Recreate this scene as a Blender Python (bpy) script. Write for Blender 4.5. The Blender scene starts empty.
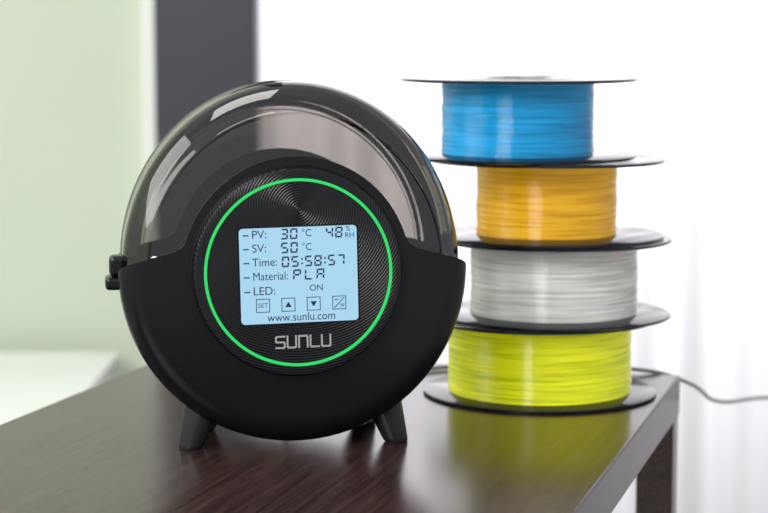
import bpy, math, random
from math import sin, cos, pi, radians, sqrt, exp
from mathutils import Vector, noise
import bmesh
random.seed(3)
S = bpy.context.scene
S.view_settings.view_transform = 'Standard'
COL = S.collection
TZ = 0.60   # table top height

# ---------------------------------------------------------------- helpers
def new_mat(name):
    m = bpy.data.materials.new(name); m.use_nodes = True
    nt = m.node_tree
    return m, nt, nt.nodes['Principled BSDF'], nt.nodes['Material Output']
def pmat(name, col, rough=0.5, metal=0.0, spec=0.5, noise_amt=0.0, scale=40, bump=0.0, **kw):
    m, nt, b, o = new_mat(name)
    b.inputs['Base Color'].default_value = (*col, 1)
    b.inputs['Roughness'].default_value = rough
    b.inputs['Metallic'].default_value = metal
    b.inputs['Specular IOR Level'].default_value = spec
    for k, v in kw.items():
        b.inputs[k.replace('_', ' ')].default_value = v
    tc = nt.nodes.new('ShaderNodeTexCoord'); n = nt.nodes.new('ShaderNodeTexNoise')
    n.inputs['Scale'].default_value = scale; n.inputs['Detail'].default_value = 4
    nt.links.new(tc.outputs['Object'], n.inputs['Vector'])
    if noise_amt > 0:
        r = nt.nodes.new('ShaderNodeValToRGB')
        r.color_ramp.elements[0].position = 0.3; r.color_ramp.elements[1].position = 0.7
        r.color_ramp.elements[0].color = (*[c*(1-noise_amt) for c in col], 1)
        r.color_ramp.elements[1].color = (*[min(1, c*(1+noise_amt)) for c in col], 1)
        nt.links.new(n.outputs['Fac'], r.inputs['Fac']); nt.links.new(r.outputs['Color'], b.inputs['Base Color'])
    if bump > 0:
        bp = nt.nodes.new('ShaderNodeBump'); bp.inputs['Strength'].default_value = bump
        bp.inputs['Distance'].default_value = 0.001
        nt.links.new(n.outputs['Fac'], bp.inputs['Height']); nt.links.new(bp.outputs['Normal'], b.inputs['Normal'])
    return m
def emat(name, col, strength):
    m, nt, b, o = new_mat(name)
    b.inputs['Base Color'].default_value = (0.02, 0.02, 0.02, 1)
    b.inputs['Roughness'].default_value = 0.35
    b.inputs['Emission Color'].default_value = (*col, 1)
    b.inputs['Emission Strength'].default_value = strength
    return m
def empty(name, loc=(0, 0, 0), rz=0):
    e = bpy.data.objects.new(name, None); COL.objects.link(e)
    e.location = loc; e.rotation_euler = (0, 0, rz); e.empty_display_size = 0.05
    return e
def mesh(name, verts, faces, mat, parent=None, smooth=False):
    me = bpy.data.meshes.new(name); me.from_pydata(verts, [], faces); me.validate(); me.update()
    if smooth:
        for p in me.polygons: p.use_smooth = True
    o = bpy.data.objects.new(name, me); COL.objects.link(o)
    if mat: me.materials.append(mat)
    if parent: o.parent = parent
    return o
def autosmooth(o, ang=35):
    me = o.data
    for p in me.polygons: p.use_smooth = True
    try: me.set_sharp_from_angle(angle=radians(ang))
    except Exception: pass
def box(name, lo, hi, mat, parent=None, bev=0.0, seg=2):
    x0, y0, z0 = lo; x1, y1, z1 = hi
    v = [(x0,y0,z0),(x1,y0,z0),(x1,y1,z0),(x0,y1,z0),(x0,y0,z1),(x1,y0,z1),(x1,y1,z1),(x0,y1,z1)]
    f = [(0,3,2,1),(4,5,6,7),(0,1,5,4),(1,2,6,5),(2,3,7,6),(3,0,4,7)]
    o = mesh(name, v, f, mat, parent)
    if bev:
        m = o.modifiers.new('bev', 'BEVEL'); m.width = bev; m.segments = seg
    return o
def lathe(name, prof, mat, parent=None, axis='Z', segs=128, ang=35, loc=(0,0,0), smooth=True):
    v = []; f = []
    n = len(prof)
    for i in range(segs):
        a = 2*pi*i/segs
        for (r, h) in prof:
            if axis == 'Z': v.append((r*cos(a), r*sin(a), h))
            else: v.append((r*cos(a), h, r*sin(a)))
    for i in range(segs):
        j = (i+1) % segs
        for k in range(n-1):
            q = (i*n+k, j*n+k, j*n+k+1, i*n+k+1)
            f.append(q if axis == 'Z' else q[::-1])
    o = mesh(name, v, f, mat, parent)
    bm = bmesh.new(); bm.from_mesh(o.data)
    bmesh.ops.remove_doubles(bm, verts=bm.verts, dist=1e-6)
    bmesh.ops.recalc_face_normals(bm, faces=bm.faces)
    bm.to_mesh(o.data); bm.free()
    if smooth: autosmooth(o, ang)
    o.location = loc
    return o

# ---------------------------------------------------------------- materials
black = pmat('black_plastic', (0.005, 0.005, 0.007), 0.27, spec=0.36, bump=0.03, scale=900)
black_gloss = pmat('black_spool_plastic', (0.010, 0.012, 0.018), 0.13, bump=0.02, scale=40)
footm = pmat('black_foot_rubber', (0.016, 0.017, 0.020), 0.33, bump=0.05, scale=500)
lcd_dark = pmat('lcd_ink', (0.008, 0.022, 0.08), 0.6)
lcd_bg = emat('lcd_backlight', (0.42, 0.72, 0.95), 0.90)
green = emat('green_led', (0.01, 0.70, 0.13), 1.0)
logom = pmat('logo_print', (0.42, 0.43, 0.45), 0.35)

panelm, nt, b, o = new_mat('black_panel_grooved')
b.inputs['Base Color'].default_value = (0.007, 0.007, 0.009, 1); b.inputs['Roughness'].default_value = 0.3
b.inputs['Specular IOR Level'].default_value = 0.4
tc = nt.nodes.new('ShaderNodeTexCoord'); mp = nt.nodes.new('ShaderNodeMapping')
mp.inputs['Location'].default_value = (0, 0, -0.045)
w = nt.nodes.new('ShaderNodeTexWave'); w.wave_type = 'RINGS'; w.rings_direction = 'Y'
w.inputs['Scale'].default_value = 170; w.inputs['Distortion'].default_value = 0
bp = nt.nodes.new('ShaderNodeBump'); bp.inputs['Strength'].default_value = 0.7; bp.inputs['Distance'].default_value = 0.0004
nt.links.new(tc.outputs['Object'], mp.inputs['Vector']); nt.links.new(mp.outputs['Vector'], w.inputs['Vector'])
nt.links.new(w.outputs['Fac'], bp.inputs['Height']); nt.links.new(bp.outputs['Normal'], b.inputs['Normal'])

# smoked clear plastic
smoke = bpy.data.materials.new('smoked_clear_plastic'); smoke.use_nodes = True
nt = smoke.node_tree; nt.nodes.clear()
out = nt.nodes.new('ShaderNodeOutputMaterial'); mix = nt.nodes.new('ShaderNodeMixShader')
tr = nt.nodes.new('ShaderNodeBsdfTransparent'); tr.inputs['Color'].default_value = (0.50, 0.475, 0.455, 1)
gl = nt.nodes.new('ShaderNodeBsdfGlossy'); gl.inputs['Roughness'].default_value = 0.02
gl.inputs['Color'].default_value = (1, 1, 1, 1)
fr = nt.nodes.new('ShaderNodeFresnel'); fr.inputs['IOR'].default_value = 1.85
nt.links.new(fr.outputs[0], mix.inputs[0]); nt.links.new(tr.outputs[0], mix.inputs[1]); nt.links.new(gl.outputs[0], mix.inputs[2])
nt.links.new(mix.outputs[0], out.inputs['Surface'])

# dark wood
wood, nt, b, o = new_mat('dark_wenge_laminate')
tc = nt.nodes.new('ShaderNodeTexCoord'); mp = nt.nodes.new('ShaderNodeMapping')
mp.inputs['Scale'].default_value = (210, 6.0, 210)
n1 = nt.nodes.new('ShaderNodeTexNoise'); n1.inputs['Scale'].default_value = 1.6; n1.inputs['Detail'].default_value = 7
n1.inputs['Roughness'].default_value = 0.6; n1.inputs['Distortion'].default_value = 0.4
cr = nt.nodes.new('ShaderNodeValToRGB')
cr.color_ramp.elements[0].position = 0.34; cr.color_ramp.elements[0].color = (0.018, 0.008, 0.008, 1)
cr.color_ramp.elements[1].position = 0.72; cr.color_ramp.elements[1].color = (0.078, 0.039, 0.034, 1)
bp = nt.nodes.new('ShaderNodeBump'); bp.inputs['Strength'].default_value = 0.14; bp.inputs['Distance'].default_value = 0.0003
nt.links.new(tc.outputs['Object'], mp.inputs['Vector']); nt.links.new(mp.outputs['Vector'], n1.inputs['Vector'])
nt.links.new(n1.outputs['Fac'], cr.inputs['Fac']); nt.links.new(cr.outputs['Color'], b.inputs['Base Color'])
nt.links.new(n1.outputs['Fac'], bp.inputs['Height']); nt.links.new(bp.outputs['Normal'], b.inputs['Normal'])
b.inputs['Roughness'].default_value = 0.21

def filament(name, col, trans, glow=0.0):
    m, nt, b, o = new_mat(name)
    b.inputs['Roughness'].default_value = 0.12
    b.inputs['Specular IOR Level'].default_value = 0.9
    t = nt.nodes.new('ShaderNodeBsdfTranslucent')
    mx = nt.nodes.new('ShaderNodeMixShader'); mx.inputs[0].default_value = trans
    tc = nt.nodes.new('ShaderNodeTexCoord'); mp = nt.nodes.new('ShaderNodeMapping'); mp.inputs['Scale'].default_value = (14, 14, 380)
    n = nt.nodes.new('ShaderNodeTexNoise'); n.inputs['Scale'].default_value = 1.0; n.inputs['Detail'].default_value = 3
    r = nt.nodes.new('ShaderNodeValToRGB')
    r.color_ramp.elements[0].position = 0.35; r.color_ramp.elements[0].color = (*[c*0.70 for c in col], 1)
    r.color_ramp.elements[1].position = 0.62; r.color_ramp.elements[1].color = (*[min(1, c*1.12+0.01) for c in col], 1)
    nt.links.new(tc.outputs['Object'], mp.inputs['Vector']); nt.links.new(mp.outputs['Vector'], n.inputs['Vector'])
    nt.links.new(n.outputs['Fac'], r.inputs['Fac'])
    nt.links.new(r.outputs['Color'], b.inputs['Base Color']); nt.links.new(r.outputs['Color'], t.inputs['Color'])
    nt.links.new(r.outputs['Color'], b.inputs['Emission Color']); b.inputs['Emission Strength'].default_value = glow   # emission added to brighten the windings, which give off no light themselves
    nt.links.new(b.outputs[0], mx.inputs[1]); nt.links.new(t.outputs[0], mx.inputs[2])
    nt.links.new(mx.outputs[0], o.inputs['Surface'])
    return m

# ================================================================ TABLE
table = empty('side_table', (0.262, 1.6226, 0), radians(-16.3))
TW, TL, TT = 0.475, 0.86, 0.036
box('top', (-TW, -TL, TZ-TT), (0, 0, TZ), wood, table, 0.0022, 3)
L = 0.032
for i, (lx, ly) in enumerate([(-L-0.001, -L-0.001), (-TW+0.001, -L-0.001), (-L-0.001, -TL+0.001), (-TW+0.001, -TL+0.001)]):
    box('leg_%d' % (i+1), (lx, ly, 0), (lx+L, ly+L, TZ-TT), wood, table, 0.0015)
box('rail_back', (-TW+L, -0.026, TZ-TT-0.035), (-L, -0.008, TZ-TT), wood, table, 0.001)
box('rail_front', (-TW+L, -TL+0.008, TZ-TT-0.035), (-L, -TL+0.026, TZ-TT), wood, table, 0.001)

# ================================================================ FILAMENT DRYER
TH = radians(9.5)
CZ = 0.1305; R = 0.1255; D = 0.108
ZS = 1.09   # lid is taller than a half circle
dry = empty('filament_dryer', (-0.0615, 1.31, TZ), TH)
def rb(adeg):
    a = adeg % 360
    if a >= 180 or a == 0: return R
    d = min(a, 180-a)
    return 0.0815 + (R-0.0815)*exp(-(d/7.2)**2)
def yf(r):
    if r <= 0.108: return 0.0015*(r/0.108)**2
    t = min(1, (r-0.108)/(R-0.108))
    return 0.0015 + 0.0145*(1-sqrt(max(0, 1-t*t)))
NA = 360
angs = [i*360/NA for i in range(NA)]
v = []; f = []
fr_ = [0.0, 0.3, 0.55, 0.75, 0.85, 0.88, 0.91, 0.935, 0.955, 0.97, 0.982, 0.991, 0.997, 1.0]
NR = len(fr_)
for side in (0, 1):
    for a in angs:
        rm = rb(a); ar = radians(a)
        if side and a > 180: rm *= 1-0.06*min(1, sin(radians(a-180))*3)
        for q in fr_:
            r = q*rm; y = yf(r)
            if side: y = D - y
            v.append((r*cos(ar), y, CZ+r*sin(ar)))
for side in (0, 1):
    base = side*NA*NR
    for i in range(NA):
        j = (i+1) % NA
        for k in range(NR-1):
            q = (base+i*NR+k, base+i*NR+k+1, base+j*NR+k+1, base+j*NR+k)
            f.append(q if side == 0 else q[::-1])
for i in range(180, 360):
    j = (i+1) % NA
    f.append((i*NR+NR-1, NA*NR+i*NR+NR-1, NA*NR+j*NR+NR-1, j*NR+NR-1))
o = mesh('shell', v, f, black, dry)
bm = bmesh.new(); bm.from_mesh(o.data); bmesh.ops.remove_doubles(bm, verts=bm.verts, dist=1e-6)
bmesh.ops.recalc_face_normals(bm, faces=bm.faces)
bm.to_mesh(o.data); bm.free(); autosmooth(o, 40)
sm = o.modifiers.new('sol', 'SOLIDIFY'); sm.thickness = 0.0028; sm.offset = -1

v = []; f = []
for i in range(61):
    a = radians(180+3*i)
    v += [(0.108*cos(a), 0.006, CZ-0.004+0.104*sin(a)), (0.108*cos(a), D-0.006, CZ-0.004+0.104*sin(a))]
for i in range(60): f.append((2*i, 2*i+1, 2*i+3, 2*i+2))
mesh('chamber_tray', v, f, black, dry, True)
for k, sx in enumerate((-0.045, 0.045)):
    p = [(0, 0.006), (0.008, 0.006), (0.008, D-0.006), (0, D-0.006)]
    lathe('roller_%d' % (k+1), p, footm, dry, 'Y', 32, loc=(sx, 0, CZ-0.075))

# smoked lid : flat inner band, small ridge, sloped bevel, rounded crown
v = []; f = []
half = [(0.1045,.0036),(0.1052,.0024),(0.1066,.0022),(0.1074,.0034),(.1100,.0052),(.1140,.0092),(.1175,.0140),(.1200,.0190),(.1216,.0240),(.1223,.0275),(.1226,.0300),(.1222,.0312),(.1216,.0330)]
full = half + [(r, D-y) for r, y in reversed(half)]
n_in = 5
NL = 178
cnt = 0
for i in range(NL+1):
    a = 1+ i*178/NL
    ar = radians(a); rlo = min(rb(a)-0.002, 0.1035)
    ring = []
    for k in range(n_in): ring.append((rlo + (0.1045-rlo)*k/n_in, .0026+.0010*k/n_in))
    ring += full
    for k in reversed(range(n_in)): ring.append((rlo + (0.1045-rlo)*k/n_in, D-(.0026+.0010*k/n_in)))
    cnt = len(ring)
    for r, y in ring:
        zs = 1 + (ZS-1)*min(1, max(0, (r-0.085)/0.03))
        v.append((r*cos(ar), y, CZ+r*sin(ar)*zs))
for i in range(NL):
    for k in range(cnt-1):
        f.append((i*cnt+k, i*cnt+k+1, (i+1)*cnt+k+1, (i+1)*cnt+k))
o = mesh('smoked_lid', v, f, smoke, dry); autosmooth(o, 50)

# latch
box('latch', (-R-0.009, 0.022, CZ-0.014), (-R+0.006, 0.045, CZ-0.005), black, dry, 0.0025)
box('latch_tab', (-R-0.006, 0.025, CZ-0.005), (-R+0.006, 0.042, CZ+0.010), black, dry, 0.003)

PY = -0.0095
lathe('control_panel', [(0, PY), (0.0640, PY), (0.0642, PY+0.0006), (0.0668, PY+0.0006), (0.0670, PY), (0.0718, PY), (0.0732, PY+0.0006), (0.0742, PY+0.0022),
      (0.0752, 0.0005), (0.077, 0.0025)], panelm, dry, 'Y', 256, loc=(0, 0, CZ), ang=30)
lathe('led_ring', [(0.0646, PY+0.0012), (0.0646, PY-0.0003), (0.0667, PY-0.0003), (0.0667, PY+0.0012)], green, dry, 'Y', 256, loc=(0, 0, CZ))

for k, (sx, fy) in enumerate([(-1, 0.024), (1, 0.024), (-1, D-0.020), (1, D-0.020)]):
    v = []; f = []; n = 28
    lv = [(0.0, 0.0080), (0.0012, 0.0090), (0.004, 0.0096), (0.032, 0.0145), (0.044, 0.0155)]
    X0 = 0.0755 if k < 2 else 0.062
    for (z, r) in lv:
        cx = sx*(X0 - 0.32*z); cy = fy + (0.12*z if k < 2 else -0.12*z)
        for i in range(n):
            a = 2*pi*i/n; v.append((cx+r*cos(a), cy+r*0.85*sin(a), z))
    for l in range(len(lv)-1):
        for i in range(n):
            j = (i+1) % n; f.append((l*n+i, l*n+j, (l+1)*n+j, (l+1)*n+i))
    f.append(tuple(reversed(range(n)))); f.append(tuple(range((len(lv)-1)*n, len(lv)*n)))
    o = mesh('foot_%d' % (k+1), v, f, footm, dry); autosmooth(o, 50)

# --- screen (printed content sits a hair rotated, as on the real unit)
K = 0.000696; KX = K*1.01
RA = radians(1.2)
def P(u, vv, y):
    X = u*KX; Z = vv*K
    return (X*cos(RA)-Z*sin(RA), y, CZ + X*sin(RA)+Z*cos(RA))
def rr2(name, w, h, r, y, mat, parent, cx=0, cy=0):
    pts = []
    for (sx, sy, a0) in [(1, 1, 0), (-1, 1, 90), (-1, -1, 180), (1, -1, 270)]:
        for i in range(7):
            a = radians(a0+15*i)
            pts.append(P(cx+sx*(w/2-r)+r*cos(a), cy+sy*(h/2-r)+r*sin(a), y))
    return mesh(name, pts, [tuple(range(len(pts)))], mat, parent)
rr2('screen_bezel', 122, 101, 5, PY-0.0002, black, dry, 0, -2)
rr2('screen', 118.5, 97.5, 4, PY-0.0004, lcd_bg, dry, 0, -2)
YT = PY-0.0006
quads = ([], [])
def quad(pts, dy=0.0):
    b0 = len(quads[0])
    for (u, vv) in pts: quads[0].append(P(u, vv, YT-dy))
    quads[1].append(tuple(range(b0, b0+len(pts))))
def rect(u0, v0, u1, v1): quad([(u0, v0), (u1, v0), (u1, v1), (u0, v1)])
SEG = {'0':'abcdef','1':'bc','2':'abged','3':'abgcd','4':'fgbc','5':'afgcd','6':'afgedc','7':'abc','8':'abcdefg','9':'abcdfg','P':'abefg','L':'def','A':'abcefg'}
def digit(ch, u, vc, w=7.4, h=11, t=1.7):
    x0, x1 = u, u+w; y0, y1 = vc-h/2, vc+h/2; m = vc; g = 0.3
    sk = lambda pts: [(a+(b-vc)*0.06, b) for a, b in pts]
    segs = {
     'a': [(x0+g,y1),(x1-g,y1),(x1-t,y1-t),(x0+t,y1-t)], 'd': [(x0+g,y0),(x1-g,y0),(x1-t,y0+t),(x0+t,y0+t)],
     'f': [(x0,y1-g),(x0+t,y1-t-g),(x0+t,m+t/2+g),(x0,m+g)], 'b': [(x1,y1-g),(x1-t,y1-t-g),(x1-t,m+t/2+g),(x1,m+g)],
     'e': [(x0,y0+g),(x0+t,y0+t+g),(x0+t,m-t/2-g),(x0,m-g)], 'c': [(x1,y0+g),(x1-t,y0+t+g),(x1-t,m-t/2-g),(x1,m-g)],
     'g': [(x0+t,m+t/2),(x1-t,m+t/2),(x1-t,m-t/2),(x0+t,m-t/2)]}
    for s in SEG[ch]: quad(sk(segs[s]))
def text(name, s, u, vv, size, mat=lcd_dark, align='LEFT', sx=1.0):
    c = bpy.data.curves.new(name, 'FONT'); c.body = s; c.size = size*K; c.align_x = align; c.align_y = 'CENTER'
    c.materials.append(mat)
    o = bpy.data.objects.new(name, c); COL.objects.link(o); o.parent = dry
    o.location = P(u, vv, YT); o.rotation_euler = (pi/2, -RA, 0); o.scale = (sx, 1, 1)
    return o
r1, r2, r3, r4, r5 = 40, 26, 11.8, -2.6, -17.5
for r_, s, nm, sx in [(r1,'PV:','label_pv',1), (r2,'SV:','label_sv',1), (r3,'Time:','label_time',.95), (r4,'Material:','label_material',.88), (r5,'LED:','label_led',1)]:
    rect(-55.5, r_-1.0, -49.5, r_+0.3)
    text(nm, s, -46.8, r_, 11.8, sx=sx)
for s, u in (('3', -17.5), ('0', -8)): digit(s, u, r1)
for s, u in (('4', 28), ('8', 37.5)): digit(s, u, r1)
for s, u in (('5', -17.5), ('0', -8)): digit(s, u, r2)
text('unit_1', '°C', 3.5, r1, 10.5, sx=.9); text('unit_2', '°C', 3.5, r2, 10.5, sx=.9)
text('unit_3', '%', 48, r1+3.2, 7.5); text('unit_4', 'RH', 47, r1-3.5, 7.5)
u = -17
for ch in '05:58:57':
    if ch == ':':
        rect(u+0.3, r3+1.4, u+2.1, r3+3.2); rect(u+0.3, r3-3.2, u+2.1, r3-1.4); u += 4
    else: digit(ch, u, r3); u += 9.6
u = -6
for ch in 'PLA': digit(ch, u, r4+0.8, 8); u += 11.8
text('led_state', 'ON', 10, r5+1.5, 9)
text('url', 'www.sunlu.com', 1.5, -45, 12, align='CENTER', sx=.9)
def frame(cx, cy, s, t):
    h = s/2
    rect(cx-h, cy+h-t, cx+h, cy+h); rect(cx-h, cy-h, cx+h, cy-h+t); rect(cx-h, cy-h, cx-h+t, cy+h); rect(cx+h-t, cy-h, cx+h, cy+h)
for cx in (-37, -11.5, 14, 40): frame(cx, -32, 14, 0.8)
text('key_set', 'SET', -37, -32, 6.5, align='CENTER')
quad([(-14.8, -34.5), (-8.2, -34.5), (-11.5, -28.8)]); quad([(10.7, -29.5), (17.3, -29.5), (14, -35.2)])
quad([(34.5, -37.2), (35.7, -37.2), (45.5, -26.8), (44.3, -26.8)])
rect(35, -29.2, 39, -28.4); rect(41, -36, 45, -35.2); rect(41, -34.2, 45, -33.4)
mesh('screen_symbols', quads[0], quads[1], lcd_dark, dry)

quads = ([], [])
cntq = 0
def stroke(pts, t=1.8):
    global cntq
    for (a, b_) in zip(pts[:-1], pts[1:]):
        A = Vector(a); B = Vector(b_); d = (B-A).normalized(); nrm = Vector((-d.y, d.x))*t/2; e = d*t/2
        cntq += 1
        quad([tuple(A-e+nrm), tuple(A-e-nrm), tuple(B+e-nrm), tuple(B+e+nrm)], dy=0.00003*(cntq % 10))
lx = -25; ly = -76; h = 11.5; wd = 8.6; gap = 3.0
G = {'S': [[(wd,h),(1,h),(0,h-1),(0,h/2+1),(1,h/2),(wd-1,h/2),(wd,h/2-1),(wd,1),(wd-1,0),(0,0)]],
     'U': [[(0,h),(0,1),(1,0),(wd-1,0),(wd,1),(wd,h)]],
     'N': [[(0,0),(0,h),(wd-1,h),(wd,h-1),(wd,0)]],
     'L': [[(0,h),(0,1),(1,0),(wd,0)]]}
for ch in 'SUNLU':
    for st in G[ch]: stroke([(lx+a, ly+b_) for a, b_ in st])
    lx += wd+gap
mesh('logo_letters', quads[0], quads[1], logom, dry)

# ================================================================ SPOOLS
def spool(x, y, z, rfil, mat, seed, tilt=0.0):
    e = empty('filament_spool', (x, y, z), 0 if tilt else random.uniform(0, 6))
    if tilt: e.rotation_euler = (tilt, 0, 0)
    H = 0.0653; FR = 0.0975; ft = 0.0026
    hub = 0.028
    def flange(nm, z0, up):
        s = 1 if up else -1
        zi = z0; zo = z0 + s*ft
        p = [(hub-0.006, zi), (FR-0.001, zi), (FR, zi+s*0.0006), (FR, zo-s*0.0006), (FR-0.001, zo), (FR-0.005, zo), (FR-0.006, zo-s*0.0006),
             (hub+0.022, zo-s*0.0006), (hub+0.021, zo), (hub+0.0, zo), (hub-0.001, zo-s*0.0012), (hub-0.006, zo-s*0.0012), (hub-0.006, zi)]
        lathe(nm, p, black_gloss, e, 'Z', 128)
    flange('flange_bottom', ft, False); flange('flange_top', H-ft, True)
    lathe('hub', [(hub-0.006, ft), (hub, ft), (hub, H-ft), (hub-0.006, H-ft), (hub-0.006, ft)], black_gloss, e, 'Z', 64)
    segs = 160; pitch = 0.00178; n = int((H-2*ft-0.0006)/pitch*6)
    v = []; f = []
    for k in range(n+1):
        zz = ft+0.0003 + (H-2*ft-0.0006)*k/n
        for i in range(segs):
            a = 2*pi*i/segs
            wob = 0.25*sin(a+seed)+0.2*sin(2*a+seed*2)
            ph = (zz/pitch + wob)
            row = math.floor(ph); fx = ph-row
            rr = rfil - 0.00088*(1-sqrt(max(0, 1-(2*fx-1)**2)))
            rr += 0.0007*(noise.noise(Vector((row*0.9+seed*7, cos(a)*0.6, sin(a)*0.6))))
            rr += 0.0006*noise.noise(Vector((zz*60, cos(a)*1.2+seed, sin(a)*1.2)))
            v.append((rr*cos(a), rr*sin(a), zz))
    for k in range(n):
        for i in range(segs):
            j = (i+1) % segs; f.append((k*segs+i, k*segs+j, (k+1)*segs+j, (k+1)*segs+i))
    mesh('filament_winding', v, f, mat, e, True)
    return e
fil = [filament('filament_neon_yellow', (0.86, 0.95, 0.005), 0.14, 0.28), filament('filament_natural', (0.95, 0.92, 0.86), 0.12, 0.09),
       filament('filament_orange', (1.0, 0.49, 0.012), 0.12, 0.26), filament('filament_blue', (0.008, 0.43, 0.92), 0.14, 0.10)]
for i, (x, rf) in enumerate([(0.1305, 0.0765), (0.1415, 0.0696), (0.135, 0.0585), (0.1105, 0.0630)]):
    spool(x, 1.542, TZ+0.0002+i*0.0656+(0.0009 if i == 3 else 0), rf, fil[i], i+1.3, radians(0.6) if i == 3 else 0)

# ================================================================ ROOM
wallm = pmat('pale_green_paint', (0.59, 0.65, 0.54), 0.85, noise_amt=0.02, scale=3, bump=0.1)
whitem = pmat('white_paint', (0.86, 0.89, 0.85), 0.5, noise_amt=0.01, scale=5)
framem = pmat('anthracite_frame', (0.033, 0.036, 0.052), 0.5, noise_amt=0.05, scale=8)
floorm = pmat('light_floor', (0.55, 0.50, 0.44), 0.45, noise_amt=0.15, scale=6)
cablem = pmat('grey_cable', (0.30, 0.30, 0.31), 0.5)
box('floor', (-1.8, -1.0, -0.05), (2.2, 2.9, 0), floorm)
box('wall_back', (-1.8, 2.70, 0), (-0.345, 2.9, 2.5), wallm)
box('wall_left', (-1.9, -1.0, 0), (-1.8, 2.9, 2.5), wallm)
box('trim_1', (-0.345, 2.66, 0), (-0.322, 2.9, 2.5), whitem, None, 0.002)
win = empty('window_1', (0, 0, 0))
box('frame_left', (-0.322, 2.62, 0), (-0.180, 2.72, 2.5), framem, win, 0.004)
box('frame_right', (2.05, 2.82, 0), (2.19, 2.89, 2.5), framem, win, 0.004)
box('frame_top', (-0.18, 2.82, 2.35), (2.05, 2.89, 2.5), framem, win, 0.004)
box('frame_bottom', (-0.18, 2.82, 0.0), (2.05, 2.89, 0.08), framem, win, 0.004)
cab = empty('white_low_cabinet', (0, 0, 0))
box('cabinet_top', (-1.6, 2.10, 0.43), (-0.38, 2.65, 0.45), whitem, cab, 0.002)
box('cabinet_body', (-1.58, 2.12, 0.04), (-0.40, 2.65, 0.43), whitem, cab, 0.002)
for i in range(3):
    box('cabinet_door_%d' % (i+1), (-1.575+i*0.392, 2.105, 0.06), (-1.575+i*0.392+0.385, 2.12, 0.42), whitem, cab, 0.002)
box('cabinet_plinth', (-1.55, 2.15, 0), (-0.43, 2.62, 0.04), whitem, cab)

curt, nt, b, o = new_mat('sheer_curtain')
b.inputs['Base Color'].default_value = (0.78, 0.76, 0.79, 1); b.inputs['Roughness'].default_value = 0.9
t = nt.nodes.new('ShaderNodeBsdfTranslucent'); t.inputs['Color'].default_value = (0.80, 0.785, 0.81, 1)
mx = nt.nodes.new('ShaderNodeMixShader'); mx.inputs[0].default_value = 0.6
nt.links.new(b.outputs[0], mx.inputs[1]); nt.links.new(t.outputs[0], mx.inputs[2]); nt.links.new(mx.outputs[0], o.inputs['Surface'])
v = []; f = []; NX = 700; NZ = 10
for k in range(NZ+1):
    z = 0.03+2.35*k/NZ
    for i in range(NX+1):
        x = -0.185 + 2.2*i/NX
        y = 2.765 + 0.020*sin(x*34+1.2*sin(x*5)+0.15*sin(z*2)) + 0.010*sin(x*83+2+z*0.6) + 0.01*noise.noise(Vector((x*7, z*0.8, 0)))
        v.append((x, y, z))
for k in range(NZ):
    for i in range(NX):
        a = k*(NX+1)+i; f.append((a, a+1, a+NX+2, a+NX+1))
mesh('curtain', v, f, curt, None, True)

c = bpy.data.curves.new('power_cable', 'CURVE'); c.dimensions = '3D'; c.bevel_depth = 0.0018; c.bevel_resolution = 3
pts = [(-0.082, 1.418, TZ+0.03), (-0.07, 1.48, TZ+0.004), (-0.02, 1.58, TZ+0.0024), (0.08, 1.658, TZ+0.0024), (0.17, 1.645, TZ+0.0024), (0.235, 1.628, TZ+0.0026),
       (0.272, 1.655, TZ-0.012), (0.318, 1.75, 0.552), (0.39, 1.86, 0.534), (0.55, 2.0, 0.50), (0.80, 2.2, 0.12), (0.95, 2.35, 0.004), (1.3, 2.5, 0.004)]
sp = c.splines.new('BEZIER'); sp.bezier_points.add(len(pts)-1)
for p_, q in zip(sp.bezier_points, pts):
    p_.co = q; p_.handle_left_type = p_.handle_right_type = 'AUTO'
c.materials.append(cablem)
o = bpy.data.objects.new('power_cable', c); COL.objects.link(o)

# ================================================================ LIGHT
wd_ = bpy.data.worlds.new('World'); S.world = wd_; wd_.use_nodes = True
wd_.node_tree.nodes['Background'].inputs[0].default_value = (0.93, 0.97, 1.0, 1)
wd_.node_tree.nodes['Background'].inputs[1].default_value = 0.50
def area(name, loc, target, sx, sy, p, col=(1, 1, 1)):
    l = bpy.data.lights.new(name, 'AREA'); l.shape = 'RECTANGLE'; l.size = sx; l.size_y = sy; l.energy = p; l.color = col
    o = bpy.data.objects.new(name, l); COL.objects.link(o); o.location = loc
    o.rotation_euler = (Vector(target)-Vector(loc)).to_track_quat('-Z', 'Y').to_euler()
area('window_daylight', (0.08, 3.33, 1.25), (0.08, 2.0, 1.15), 0.95, 1.45, 29, (1, 0.99, 1.0))
area('overhead_fill', (-0.6, 1.5, 2.4), (-0.6, 1.5, 0), 0.9, 0.9, 12, (1, 0.98, 0.94))  # added fill from above for walls and lid, no lamp modelled there
area('front_fill', (-0.9, -0.7, 1.9), (0.0, 1.5, 0.7), 1.0, 1.0, 42, (1, 0.985, 0.96))  # added fill behind the camera, brightens filament and dryer front
area('left_highlight_fill', (-1.7, 1.1, 1.5), (0.0, 1.4, 0.75), 1.3, 1.5, 18, (1, 1, 0.98))  # added light for highlights on the lid, wall_left has no window

# ================================================================ CAMERA
cam = bpy.data.cameras.new('camera'); co = bpy.data.objects.new('camera', cam); COL.objects.link(co)
co.location = (0, 0, TZ+0.29); co.rotation_euler = (radians(90-6.49), 0, 0)
cam.sensor_width = 36; cam.lens = 1860/768*36
cam.clip_start = 0.01
cam.dof.use_dof = True; cam.dof.focus_distance = 1.315; cam.dof.aperture_fstop = 6.3
S.camera = co
